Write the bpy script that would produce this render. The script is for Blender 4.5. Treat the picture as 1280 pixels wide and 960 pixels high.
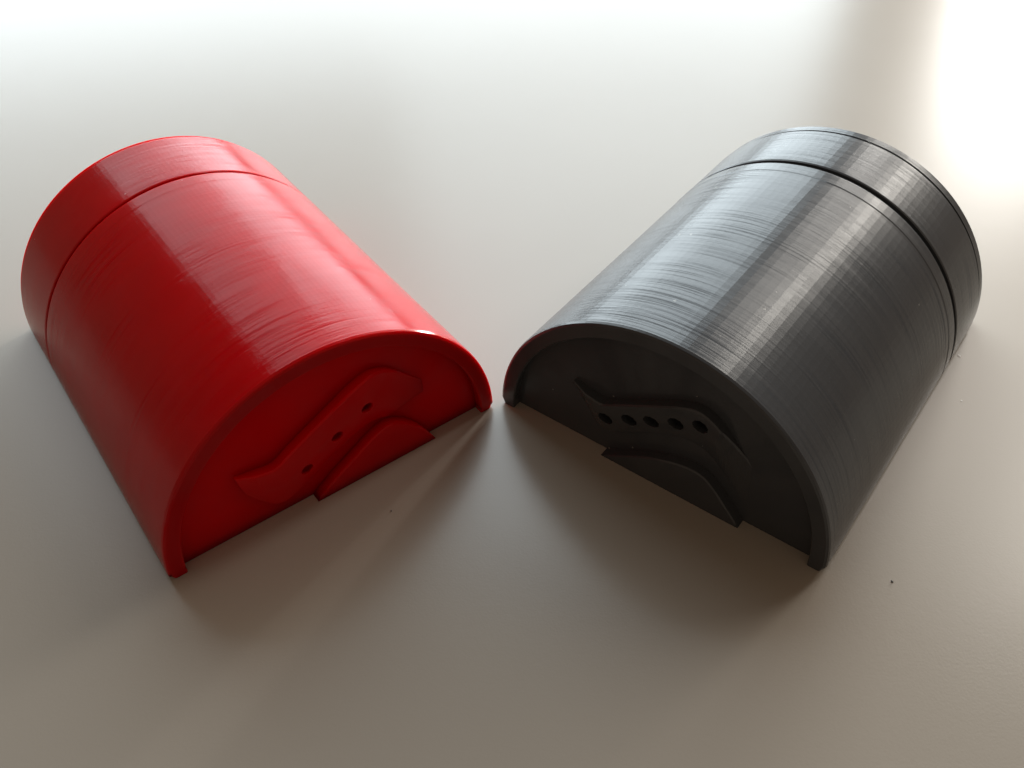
import bpy, bmesh, math, random
from mathutils import Vector, Matrix

random.seed(7)
for o in list(bpy.data.objects):
    bpy.data.objects.remove(o)
scn = bpy.context.scene
col = scn.collection
S = 0.03                      # metres per unit: the cases are about 6 cm wide

# ------------------------------------------------------------------ camera
cd = bpy.data.cameras.new('camera')
cam = bpy.data.objects.new('camera', cd)
col.objects.link(cam)
cd.sensor_fit = 'HORIZONTAL'
cd.sensor_width = 36.0
cd.lens = 1138.26 / 1280.0 * 36.0
cd.clip_start = 0.002
cd.clip_end = 50.0
PITCH, ROLL, CAM_H = 0.7866, -0.0191, 3.9132
fw = Vector((0, math.cos(PITCH), -math.sin(PITCH)))
r0 = Vector((1, 0, 0))
u0 = r0.cross(fw)
rr = math.cos(ROLL) * r0 + math.sin(ROLL) * u0
uu = math.cos(ROLL) * u0 - math.sin(ROLL) * r0
cam.matrix_world = Matrix(((rr.x, uu.x, -fw.x, 0), (rr.y, uu.y, -fw.y, 0),
                           (rr.z, uu.z, -fw.z, CAM_H * S), (0, 0, 0, 1)))
scn.camera = cam

# ------------------------------------------------------------------ world: the dim warm room
w = bpy.data.worlds.new('World')
scn.world = w
w.use_nodes = True
wb = w.node_tree.nodes['Background']
wb.inputs['Color'].default_value = (1.0, 0.74, 0.53, 1)
wb.inputs['Strength'].default_value = 0.195

# ------------------------------------------------------------------ window light
def window_light(name, centre, target, wx, wz, radiance, colour):
    ld = bpy.data.lights.new(name, 'AREA')
    ld.shape = 'RECTANGLE'
    ld.size, ld.size_y = wx, wz
    ld.energy = radiance * math.pi * wx * wz
    ld.color = colour
    lo = bpy.data.objects.new(name, ld)
    col.objects.link(lo)
    lo.location = centre
    d = Vector(target) - Vector(centre)
    lo.rotation_euler = d.to_track_quat('-Z', 'Y').to_euler()
    return lo

def az_window(name, az0, az1, dist, z0, z1, radiance, colour, face_az=None):
    fa = math.radians((az0 + az1) / 2 if face_az is None else face_az)
    nrm = Vector((math.sin(fa), math.cos(fa), 0))
    tan = Vector((math.cos(fa), -math.sin(fa), 0))
    a = dist * math.tan(math.radians(az0) - fa)
    b = dist * math.tan(math.radians(az1) - fa)
    c = nrm * dist + tan * (a + b) / 2
    c.z = (z0 + z1) / 2
    return window_light(name, c, c - nrm, b - a, z1 - z0, radiance, colour)

COOL, WARM = (0.82, 0.94, 1.0), (1.0, 0.95, 0.87)
# wide window straight ahead: bright low sky, duller above, two panes
az_window('window_light', -40.5, 20.3, 1.0, 0.05, 0.380, 5.8, COOL, 0)
az_window('window_light', -40.5, -8.3, 1.0, 0.40, 1.30, 2.6, COOL, 0)
az_window('window_light', -7.6, 20.3, 1.0, 0.40, 1.30, 5.2, COOL, 0)
# sunnier window to its right: glare low down, softer above
az_window('window_light', 27.8, 35.6, 1.05, 0.20, 0.50, 9.0, (1.0, 0.97, 0.91), 45)
az_window('window_light', 27.8, 34.0, 1.05, 0.04, 0.19, 175.0, (1.0, 0.98, 0.94), 45)
az_window('window_light', 27.8, 43.4, 1.05, 0.52, 1.12, 3.6, (1.0, 0.96, 0.90), 45)
az_window('window_light', 43.8, 49.0, 1.05, 0.23, 1.12, 12.5, WARM, 45)
az_window('window_light', 43.8, 50.0, 1.05, 0.04, 0.22, 38.0, WARM, 45)
az_window('window_light', 49.4, 54.0, 1.05, 0.30, 1.12, 2.5, WARM, 45)

# ------------------------------------------------------------------ render look
scn.view_settings.view_transform = 'Standard'
scn.view_settings.look = 'None'
scn.view_settings.exposure = 0.0
scn.view_settings.gamma = 1.0
scn.view_settings.use_curve_mapping = False
scn.render.engine = 'CYCLES'
scn.cycles.max_bounces = 10
scn.cycles.diffuse_bounces = 6

# ------------------------------------------------------------------ materials
class NT:
    def __init__(s, name):
        s.m = bpy.data.materials.new(name)
        s.m.use_nodes = True
        s.t = s.m.node_tree
        s.b = s.t.nodes['Principled BSDF']
    def n(s, kind, **kw):
        k = s.t.nodes.new(kind)
        for a, v in kw.items():
            setattr(k, a, v)
        return k
    def set(s, sock, v):
        if hasattr(v, 'is_output'):
            s.t.links.new(v, sock)
        else:
            sock.default_value = v
    def math(s, op, a, b=None, c=None, clamp=False):
        k = s.n('ShaderNodeMath', operation=op, use_clamp=clamp)
        s.set(k.inputs[0], a)
        if b is not None: s.set(k.inputs[1], b)
        if c is not None: s.set(k.inputs[2], c)
        return k.outputs[0]
    def comb(s, x, y, z):
        k = s.n('ShaderNodeCombineXYZ')
        for i, v in enumerate((x, y, z)): s.set(k.inputs[i], v)
        return k.outputs[0]
    def noise(s, vec, scale, detail=2, rough=0.5):
        k = s.n('ShaderNodeTexNoise')
        s.set(k.inputs['Vector'], vec)
        k.inputs['Scale'].default_value = scale
        k.inputs['Detail'].default_value = detail
        k.inputs['Roughness'].default_value = rough
        return k.outputs['Fac']
    def ramp(s, f, p0, p1):
        k = s.n('ShaderNodeMapRange', interpolation_type='SMOOTHSTEP')
        s.set(k.inputs['Value'], f)
        k.inputs['From Min'].default_value = p0
        k.inputs['From Max'].default_value = p1
        return k.outputs[0]
    def mix(s, f, a, b):
        k = s.n('ShaderNodeMix', data_type='RGBA')
        s.set(k.inputs[0], f); s.set(k.inputs[6], a); s.set(k.inputs[7], b)
        return k.outputs[2]

def plastic(name, base, rough, sss=0.0, sss_rad=(1, 1, 1), sss_scale=0.003, dust=0.5, line=1.0, spec=0.5, skewed=0.11):
    q = NT(name)
    tc = q.n('ShaderNodeTexCoord').outputs['Object']
    sp = q.n('ShaderNodeSeparateXYZ'); q.set(sp.inputs[0], tc)
    X, Y, Z = [q.math('DIVIDE', sp.outputs[i], S) for i in range(3)]
    ang = q.math('ARCTAN2', Z, X)
    # printed layers: long rings round the axis, rough in some stretches and smooth in others
    fine = q.noise(q.comb(q.math('MULTIPLY', ang, 0.35), q.math('MULTIPLY', Y, 58.0), 0.0), 1.0, 3, 0.7)
    line_n = q.noise(q.comb(q.math('MULTIPLY', ang, 0.8), q.math('MULTIPLY', Y, 75.0), 3.0), 1.0, 3, 0.75)
    broad = q.noise(q.comb(q.math('MULTIPLY', ang, 0.7), q.math('MULTIPLY', Y, 9.0), 7.0), 1.0, 2, 0.5)
    patch = q.ramp(q.noise(q.comb(q.math('MULTIPLY', ang, 1.3), q.math('MULTIPLY', Y, 2.2), 11.0), 1.0, 3, 0.6), 0.34, 0.62)
    groove = q.math('MULTIPLY', q.ramp(line_n, 0.48, 0.61), q.math('MULTIPLY_ADD', patch, 0.75, 0.25))
    h = q.math('MULTIPLY', q.math('SUBTRACT', fine, 0.5), q.math('MULTIPLY_ADD', patch, 0.7, 0.3))
    h = q.math('MULTIPLY_ADD', groove, -0.1, h)
    h = q.math('MULTIPLY_ADD', broad, 0.10, h)
    grain = q.noise(q.comb(X, Y, Z), 55.0, 3, 0.6)
    h = q.math('MULTIPLY_ADD', grain, 0.12, h)
    bp = q.n('ShaderNodeBump')
    bp.inputs['Strength'].default_value = 1.0
    bp.inputs['Distance'].default_value = 0.00005 * line
    q.set(bp.inputs['Height'], h)
    # every printed layer sits a hair askew, so reflections break at the layers
    skew = q.noise(q.comb(q.math('MULTIPLY', ang, 2.0), q.math('MULTIPLY', Y, 62.0), 19.0), 1.0, 3, 0.7)
    vt = q.n('ShaderNodeVectorTransform', vector_type='VECTOR', convert_from='OBJECT', convert_to='WORLD')
    q.set(vt.inputs[0], q.comb(q.math('MULTIPLY', q.math('SINE', ang), -1.0), 0.0, q.math('COSINE', ang)))
    vs = q.n('ShaderNodeVectorMath', operation='SCALE')
    q.set(vs.inputs[0], vt.outputs[0])
    q.set(vs.inputs['Scale'], q.math('MULTIPLY_ADD', skew, skewed, -skewed / 2))
    va = q.n('ShaderNodeVectorMath', operation='ADD')
    q.set(va.inputs[0], q.n('ShaderNodeNewGeometry').outputs['Normal']); q.set(va.inputs[1], vs.outputs[0])
    vn = q.n('ShaderNodeVectorMath', operation='NORMALIZE')
    q.set(vn.inputs[0], va.outputs[0])
    q.set(bp.inputs['Normal'], vn.outputs[0])
    q.set(q.b.inputs['Normal'], bp.outputs[0])
    # lint and plastic crumbs stuck to the surface
    vo = q.n('ShaderNodeTexVoronoi', feature='F1')
    q.set(vo.inputs['Vector'], q.comb(X, Y, Z))
    vo.inputs['Scale'].default_value = 13.0
    vo.inputs['Randomness'].default_value = 1.0
    sc = q.n('ShaderNodeSeparateColor'); q.set(sc.inputs[0], vo.outputs['Color'])
    sz = q.math('MULTIPLY_ADD', q.math('POWER', sc.outputs[1], 4.0), 0.10, 0.03)
    wob = q.noise(q.comb(X, Y, Z), 70.0, 2, 0.6)
    dd = q.math('MULTIPLY', vo.outputs['Distance'], q.math('MULTIPLY_ADD', wob, 1.6, 0.2))
    sel = q.math('LESS_THAN', sc.outputs[0], 0.33 * dust)
    spot = q.math('MULTIPLY', q.math('LESS_THAN', dd, sz), sel)
    tone = q.noise(q.comb(X, Y, Z), 3.0, 3, 0.5)
    b2 = tuple(c * 0.93 for c in base[:3]) + (1,)
    colr = q.mix(q.ramp(tone, 0.3, 0.7), b2, base)
    lint = (0.25, 0.25, 0.24, 1) if base[0] < 0.2 else (0.75, 0.35, 0.33, 1)
    q.set(q.b.inputs['Base Color'], q.mix(q.math('MULTIPLY', spot, 0.8), colr, lint))
    q.set(q.b.inputs['Roughness'], q.math('MULTIPLY_ADD', fine, 0.16, rough - 0.08))
    q.b.inputs['IOR'].default_value = 1.5
    q.set(q.b.inputs['Specular IOR Level'], q.math('MULTIPLY_ADD', groove, -0.85 * spec, spec))
    if sss:
        q.b.inputs['Subsurface Weight'].default_value = sss
        q.b.inputs['Subsurface Radius'].default_value = sss_rad
        q.b.inputs['Subsurface Scale'].default_value = sss_scale
    return q.m

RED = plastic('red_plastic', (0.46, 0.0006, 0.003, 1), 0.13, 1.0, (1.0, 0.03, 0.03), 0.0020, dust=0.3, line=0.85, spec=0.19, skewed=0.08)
# front block: the shell's plastic, its base colour lightened to add a backlit glow
RED_FRONT = plastic('red_plastic_front_glow', (0.78, 0.001, 0.004, 1), 0.2, 1.0, (1.0, 0.03, 0.03), 0.015, dust=0.15, line=0.3, spec=0.15, skewed=0.02)
RED_RELIEF = plastic('red_plastic_relief_glow', (0.70, 0.001, 0.004, 1), 0.2, 1.0, (1.0, 0.03, 0.03), 0.002, dust=0.0, line=0.3, spec=0.15, skewed=0.02)  # same plastic on the band, base lightened to match the front's painted-in glow
DARK = plastic('dark_grey_plastic', (0.056, 0.060, 0.066, 1), 0.22, dust=0.8, line=0.45, spec=0.46, skewed=0.09)

def table_mat():
    q = NT('table_laminate')
    tc = q.n('ShaderNodeTexCoord').outputs['Object']
    g1 = q.noise(tc, 2600.0, 2, 0.5)
    g2 = q.noise(tc, 700.0, 3, 0.6)
    h = q.math('MULTIPLY_ADD', g2, 0.7, g1)
    bp = q.n('ShaderNodeBump')
    bp.inputs['Strength'].default_value = 0.14
    bp.inputs['Distance'].default_value = 0.00006
    q.set(bp.inputs['Height'], h)
    q.set(q.b.inputs['Normal'], bp.outputs[0])
    t = q.noise(tc, 14.0, 3, 0.5)
    c = q.mix(q.ramp(t, 0.3, 0.7), (0.342, 0.304, 0.258, 1), (0.356, 0.318, 0.271, 1))
    q.set(q.b.inputs['Base Color'], c)
    q.b.inputs['Roughness'].default_value = 0.25
    q.b.inputs['IOR'].default_value = 1.5
    return q.m
TABLE = table_mat()

def simple(name, c, rough):
    q = NT(name)
    tc = q.n('ShaderNodeTexCoord').outputs['Object']
    t = q.noise(tc, 3000.0, 2, 0.5)
    q.set(q.b.inputs['Base Color'], q.mix(t, c, tuple(x * 0.6 for x in c[:3]) + (1,)))
    q.b.inputs['Roughness'].default_value = rough
    return q.m
CRUMB = simple('dark_crumb', (0.03, 0.025, 0.02, 1), 0.6)
LINT = simple('pale_crumb', (0.86, 0.84, 0.80, 1), 0.5)

# ------------------------------------------------------------------ mesh helpers
def link(name, bm, mat, parent=None):
    bmesh.ops.recalc_face_normals(bm, faces=bm.faces[:])
    me = bpy.data.meshes.new(name)
    bm.to_mesh(me)
    bm.free()
    me.materials.append(mat)
    o = bpy.data.objects.new(name, me)
    col.objects.link(o)
    o.parent = parent
    return o

NF = 56                        # flat facets round the half circle, as in the print
def half_ring(profile, foot=True, rim_cut=0.022):
    """Sweep a closed (radius, along) profile over the half circle, flat facets, closed at both feet."""
    bm = bmesh.new()
    rmax = max(r for r, _ in profile)
    rings = []
    steps = [0.0]
    if foot:
        steps.append(math.radians(2.4))
    steps += [math.pi * i / NF for i in range(1, NF)]
    if foot:
        steps.append(math.pi - math.radians(2.4))
    steps.append(math.pi)
    for k, t in enumerate(steps):
        end = foot and k in (0, len(steps) - 1)
        ring = []
        for r, v in profile:
            q = r - (rim_cut * min(1, max(0, (r - rmax + 0.06) / 0.06)) if end else 0)
            ring.append(bm.verts.new((q * math.cos(t) * S, v * S, q * math.sin(t) * S)))
        rings.append(ring)
    m = len(profile)
    for a, b in zip(rings, rings[1:]):
        for i in range(m):
            j = (i + 1) % m
            bm.faces.new((a[i], a[j], b[j], b[i]))
    for ring in (rings[0], rings[-1]):
        bm.faces.new(ring)
    return bm

def half_disc(r, v0, v1):
    bm = bmesh.new()
    fr, bk = [], []
    for i in range(NF + 1):
        t = math.pi * i / NF
        x, z = r * math.cos(t) * S, r * math.sin(t) * S
        fr.append(bm.verts.new((x, v0 * S, z)))
        bk.append(bm.verts.new((x, v1 * S, z)))
    bm.faces.new(fr)
    bm.faces.new(bk[::-1])
    for i in range(NF + 1):
        j = (i + 1) % (NF + 1)
        bm.faces.new((fr[i], fr[j], bk[j], bk[i]))
    return bm

def spline(pts, n):
    out = []
    P = [Vector(p) for p in pts]
    P = [2 * P[0] - P[1]] + P + [2 * P[-1] - P[-2]]
    seg = len(P) - 3
    for k in range(n + 1):
        s = min(k / n * seg, seg - 1e-6)
        i = int(s); t = s - i
        a, b, c, d = P[i:i + 4]
        out.append(0.5 * ((2 * b) + (c - a) * t + (2 * a - 5 * b + 4 * c - d) * t * t + (3 * b - a - 3 * c + d) * t ** 3))
    return out

PANEL = 0.060                  # the front panel sits this far behind the rim
BAND_TOP = [(-.535, .425), (-.43, .405), (-.335, .392), (-.24, .445), (-.12, .515), (.00, .583), (.12, .648), (.215, .672),
            (.30, .640), (.365, .585), (.43, .515), (.515, .425)]
BAND_BOT = [(-.505, .352), (-.44, .25), (-.36, .165), (-.26, .175), (-.15, .245), (-.03, .315), (.09, .375), (.19, .395),
            (.28, .370), (.36, .305), (.44, .22), (.535, .12)]
LEDGE = [(-.308, 0), (-.25, .034), (-.16, .092), (-.03, .172), (.09, .221), (.17, .245), (.24, .253), (.31, .238),
         (.387, .173), (.45, .105), (.50, .05), (.540, 0)]

LEDGE_WIDE_RIGHT = [(-.168, 0), (-.12, .045), (-.02, .115), (.09, .182), (.19, .245), (.27, .280), (.34, .283), (.42, .235),
                    (.50, .150), (.555, .06), (.585, 0)]

def band_bm(shift):
    n = 48
    top, bot = spline(BAND_TOP, n), spline(BAND_BOT, n)
    bm = bmesh.new()
    rows = []
    for k, (a, b) in enumerate(zip(top, bot)):
        dx = shift * min(1.0, max(0.0, (k / n - 0.3) / 0.3))
        a = Vector((a.x + dx, a.y + dx * 0.3)); b = Vector((b.x + dx, b.y + dx * 0.3 - shift * 1.6))
        b = b.lerp(a, (0.75 if shift else 0.0) * max(0.0, (k / n - 0.72) / 0.28) ** 1.2)
        e = min(0.5 + k / 8.0, 1.0, ((n - k) / (20.0 if shift else 11.0)) ** 1.2)
        vt = PANEL - (PANEL - 0.002) * e
        vb = PANEL - 0.008 * min(1.0, (n - k) / 20.0)
        mid = a.lerp(b, 0.5)
        vm = vt * 0.62 + vb * 0.38
        rows.append([bm.verts.new((a.x * S, (PANEL + .008) * S, a.y * S)),
                     bm.verts.new((a.x * S, (vt + .006) * S, a.y * S)),
                     bm.verts.new(((a.x * .96 + b.x * .04) * S, vt * S, (a.y * .96 + b.y * .04) * S)),
                     bm.verts.new((mid.x * S, vm * S, mid.y * S)),
                     bm.verts.new((b.x * S, vb * S, b.y * S)),
                     bm.verts.new((b.x * S, (PANEL + .008) * S, b.y * S))])
    for a, b in zip(rows, rows[1:]):
        for i in range(6):
            j = (i + 1) % 6
            bm.faces.new((a[i], b[i], b[j], a[j]))
    bm.faces.new(rows[0])
    bm.faces.new(rows[-1][::-1])
    return bm

def ledge_bm(pts):
    top = spline(pts, 40)
    bm = bmesh.new()
    inset = 0.008
    c = Vector((.16, 0.0))
    F0, F1, B = [], [], []
    for p in top:
        z = max(p.y, 0.0)
        B.append(bm.verts.new((p.x * S, (PANEL + .02) * S, z * S)))
        F0.append(bm.verts.new((p.x * S, 0.004 * S, z * S)))
        q = Vector((p.x, z)); q = q + (c - q).normalized() * inset if z > 0.02 else q
        F1.append(bm.verts.new((q.x * S, -0.003 * S, max(0, q.y) * S)))
    for L0, L1 in ((B, F0), (F0, F1)):
        for i in range(len(L0) - 1):
            bm.faces.new((L0[i], L0[i + 1], L1[i + 1], L1[i]))
        bm.faces.new((L0[0], L1[0], L1[-1], L0[-1])) if False else None
    bm.faces.new(F1)
    bm.faces.new(B[::-1])
    bm.faces.new((B[0], F0[0], F1[0], F1[-1], F0[-1], B[-1]))
    return bm

def cut_holes(objs, holes, r, deep):
    """Bore the holes through the given objects."""
    cm = bmesh.new()
    for x, z in holes:
        k = 9
        A = [cm.verts.new(((x + r * math.cos(2 * math.pi * i / k + .3)) * S, -0.05 * S, (z + r * math.sin(2 * math.pi * i / k + .3)) * S)) for i in range(k)]
        Bv = [cm.verts.new((v.co.x, deep * S, v.co.z)) for v in A]
        cm.faces.new(A); cm.faces.new(Bv[::-1])
        for i in range(k):
            j = (i + 1) % k
            cm.faces.new((A[i], Bv[i], Bv[j], A[j]))
    bmesh.ops.recalc_face_normals(cm, faces=cm.faces[:])
    me = bpy.data.meshes.new('bore'); cm.to_mesh(me); cm.free()
    co = bpy.data.objects.new('bore', me); col.objects.link(co); co.parent = objs[0].parent
    for o in objs:
        md = o.modifiers.new('bore', 'BOOLEAN')
        md.object = co; md.operation = 'DIFFERENCE'; md.solver = 'EXACT'
    bpy.context.view_layer.update()
    dg = bpy.context.evaluated_depsgraph_get()
    for o in objs:
        nm = bpy.data.meshes.new_from_object(o.evaluated_get(dg))
        nm.name = o.name
        o.modifiers.clear()
        o.data = nm
    bpy.data.objects.remove(co)
    bpy.data.meshes.remove(me)

# ------------------------------------------------------------------ table
tb = bmesh.new()
bmesh.ops.create_cube(tb, size=1.0)
bmesh.ops.scale(tb, vec=(1.5, 0.95, 0.025), verts=tb.verts[:])
bmesh.ops.translate(tb, vec=(0, 0.22, -0.0125), verts=tb.verts[:])
bmesh.ops.bevel(tb, geom=tb.edges[:], offset=0.0015, segments=2, affect='EDGES')
table = link('table_top', tb, TABLE)
table['kind'] = 'structure'

# ------------------------------------------------------------------ the two printed cases
def make_case(label, mat, R, x, y, yaw, g, L, gap, rim_at, holes, hole_r, step, facets, panel_t, bore, front_mat, band_mat, ledge, shift):
    global NF
    NF = facets
    root = bpy.data.objects.new('printed_case', None)
    col.objects.link(root)
    root.empty_display_size = 0.01
    root['label'] = label
    root['category'] = 'plastic case'
    root['group'] = '3D printed half-cylinder cases'
    root.location = (x * S, y * S, 0.00004)
    root.rotation_euler = (0, 0, yaw)
    wall = 0.092
    ri = R - wall
    # main sleeve with softened front edge and a faint step near the seam
    link('shell', half_ring([(ri, 0.006), (ri + .006, 0.0), (R - .016, 0.0), (R - .004, 0.006), (R, 0.020), (R, g - .11), (R + step, g - .10),
                             (R + step, g - .012), (R - .004, g), (R - .024, g), (R - .024, PANEL + .001), (ri, PANEL + .001)]), mat, root)
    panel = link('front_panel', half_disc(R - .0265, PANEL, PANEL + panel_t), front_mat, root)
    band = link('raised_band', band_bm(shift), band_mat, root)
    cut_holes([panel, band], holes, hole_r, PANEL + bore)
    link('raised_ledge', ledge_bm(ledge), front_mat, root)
    link('inner_sleeve', half_ring([(R - .085, g - .12), (R - .045, g - .12), (R - .045, g + gap + .12), (R - .085, g + gap + .12)], False), mat, root)
    cap = link('end_cap', half_ring([(ri, g + gap), (R - .004, g + gap), (R, g + gap + .01), (R, rim_at - .014), (R - .010, rim_at - .002), (R - .03, rim_at), (ri, rim_at)]), mat, root)
    link('cap_rim', half_ring([(ri, rim_at + .002), (R - .022, rim_at + .002), (R - .020, rim_at + .010), (R - .006, rim_at + .014), (R - .006, L - .012), (R - .016, L), (ri, L)]), mat, cap)
    link('cap_back', half_disc(ri + .012, L - .10, L - .01), mat, cap)
    return root

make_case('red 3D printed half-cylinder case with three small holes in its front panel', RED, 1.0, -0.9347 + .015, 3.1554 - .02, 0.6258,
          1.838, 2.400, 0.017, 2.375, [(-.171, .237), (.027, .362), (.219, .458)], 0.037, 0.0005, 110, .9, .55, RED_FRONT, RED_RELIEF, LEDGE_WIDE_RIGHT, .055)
make_case('dark grey 3D printed half-cylinder case with five holes in its front panel', DARK, 1.014, 0.7363, 3.1396, -0.6587,
          1.825, 2.370, 0.034, 2.290, [(-.315, .272), (-.171, .352), (-.044, .419), (.093, .493), (.226, .565)], 0.046, 0.002, 72, .9, .18, DARK, DARK, LEDGE, 0.0)

# ------------------------------------------------------------------ crumbs on the table
def crumb(px, py, r, mat, label, seed, stretch=(1, 1, .6)):
    random.seed(seed)
    d = fw + rr * ((px - 640) / 1138.26) - uu * ((py - 480) / 1138.26)
    t = CAM_H * S / -d.z
    bm = bmesh.new()
    bmesh.ops.create_icosphere(bm, subdivisions=2, radius=r)
    for v in bm.verts:
        v.co *= random.uniform(.75, 1.2)
        v.co = Vector((v.co.x * stretch[0], v.co.y * stretch[1], v.co.z * stretch[2]))
    zmin = min(v.co.z for v in bm.verts)
    for v in bm.verts:
        v.co.z -= zmin
    o = link('crumb', bm, mat)
    o.location = (d.x * t, d.y * t, 0.00001)
    o.rotation_euler = (0, 0, random.uniform(0, 3))
    o['label'] = label
    o['category'] = 'crumb'
    o['group'] = 'crumbs lying on the table'
crumb(489, 639, 0.00013, CRUMB, 'tiny dark crumb in the reddish shadow below the red case', 2)
crumb(1115, 727, 0.00017, CRUMB, 'dark crumb alone on the open table right of the front foot of the dark case', 3, (1.3, .9, .5))
crumb(1199, 445, 0.00019, LINT, 'pale crumb close against the end cap of the dark case', 4, (1.6, 1.3, .12))
crumb(1202, 501, 0.00014, LINT, 'pale crumb on the table a little off the dark case, below its seam', 5, (1.3, 1.2, .12))
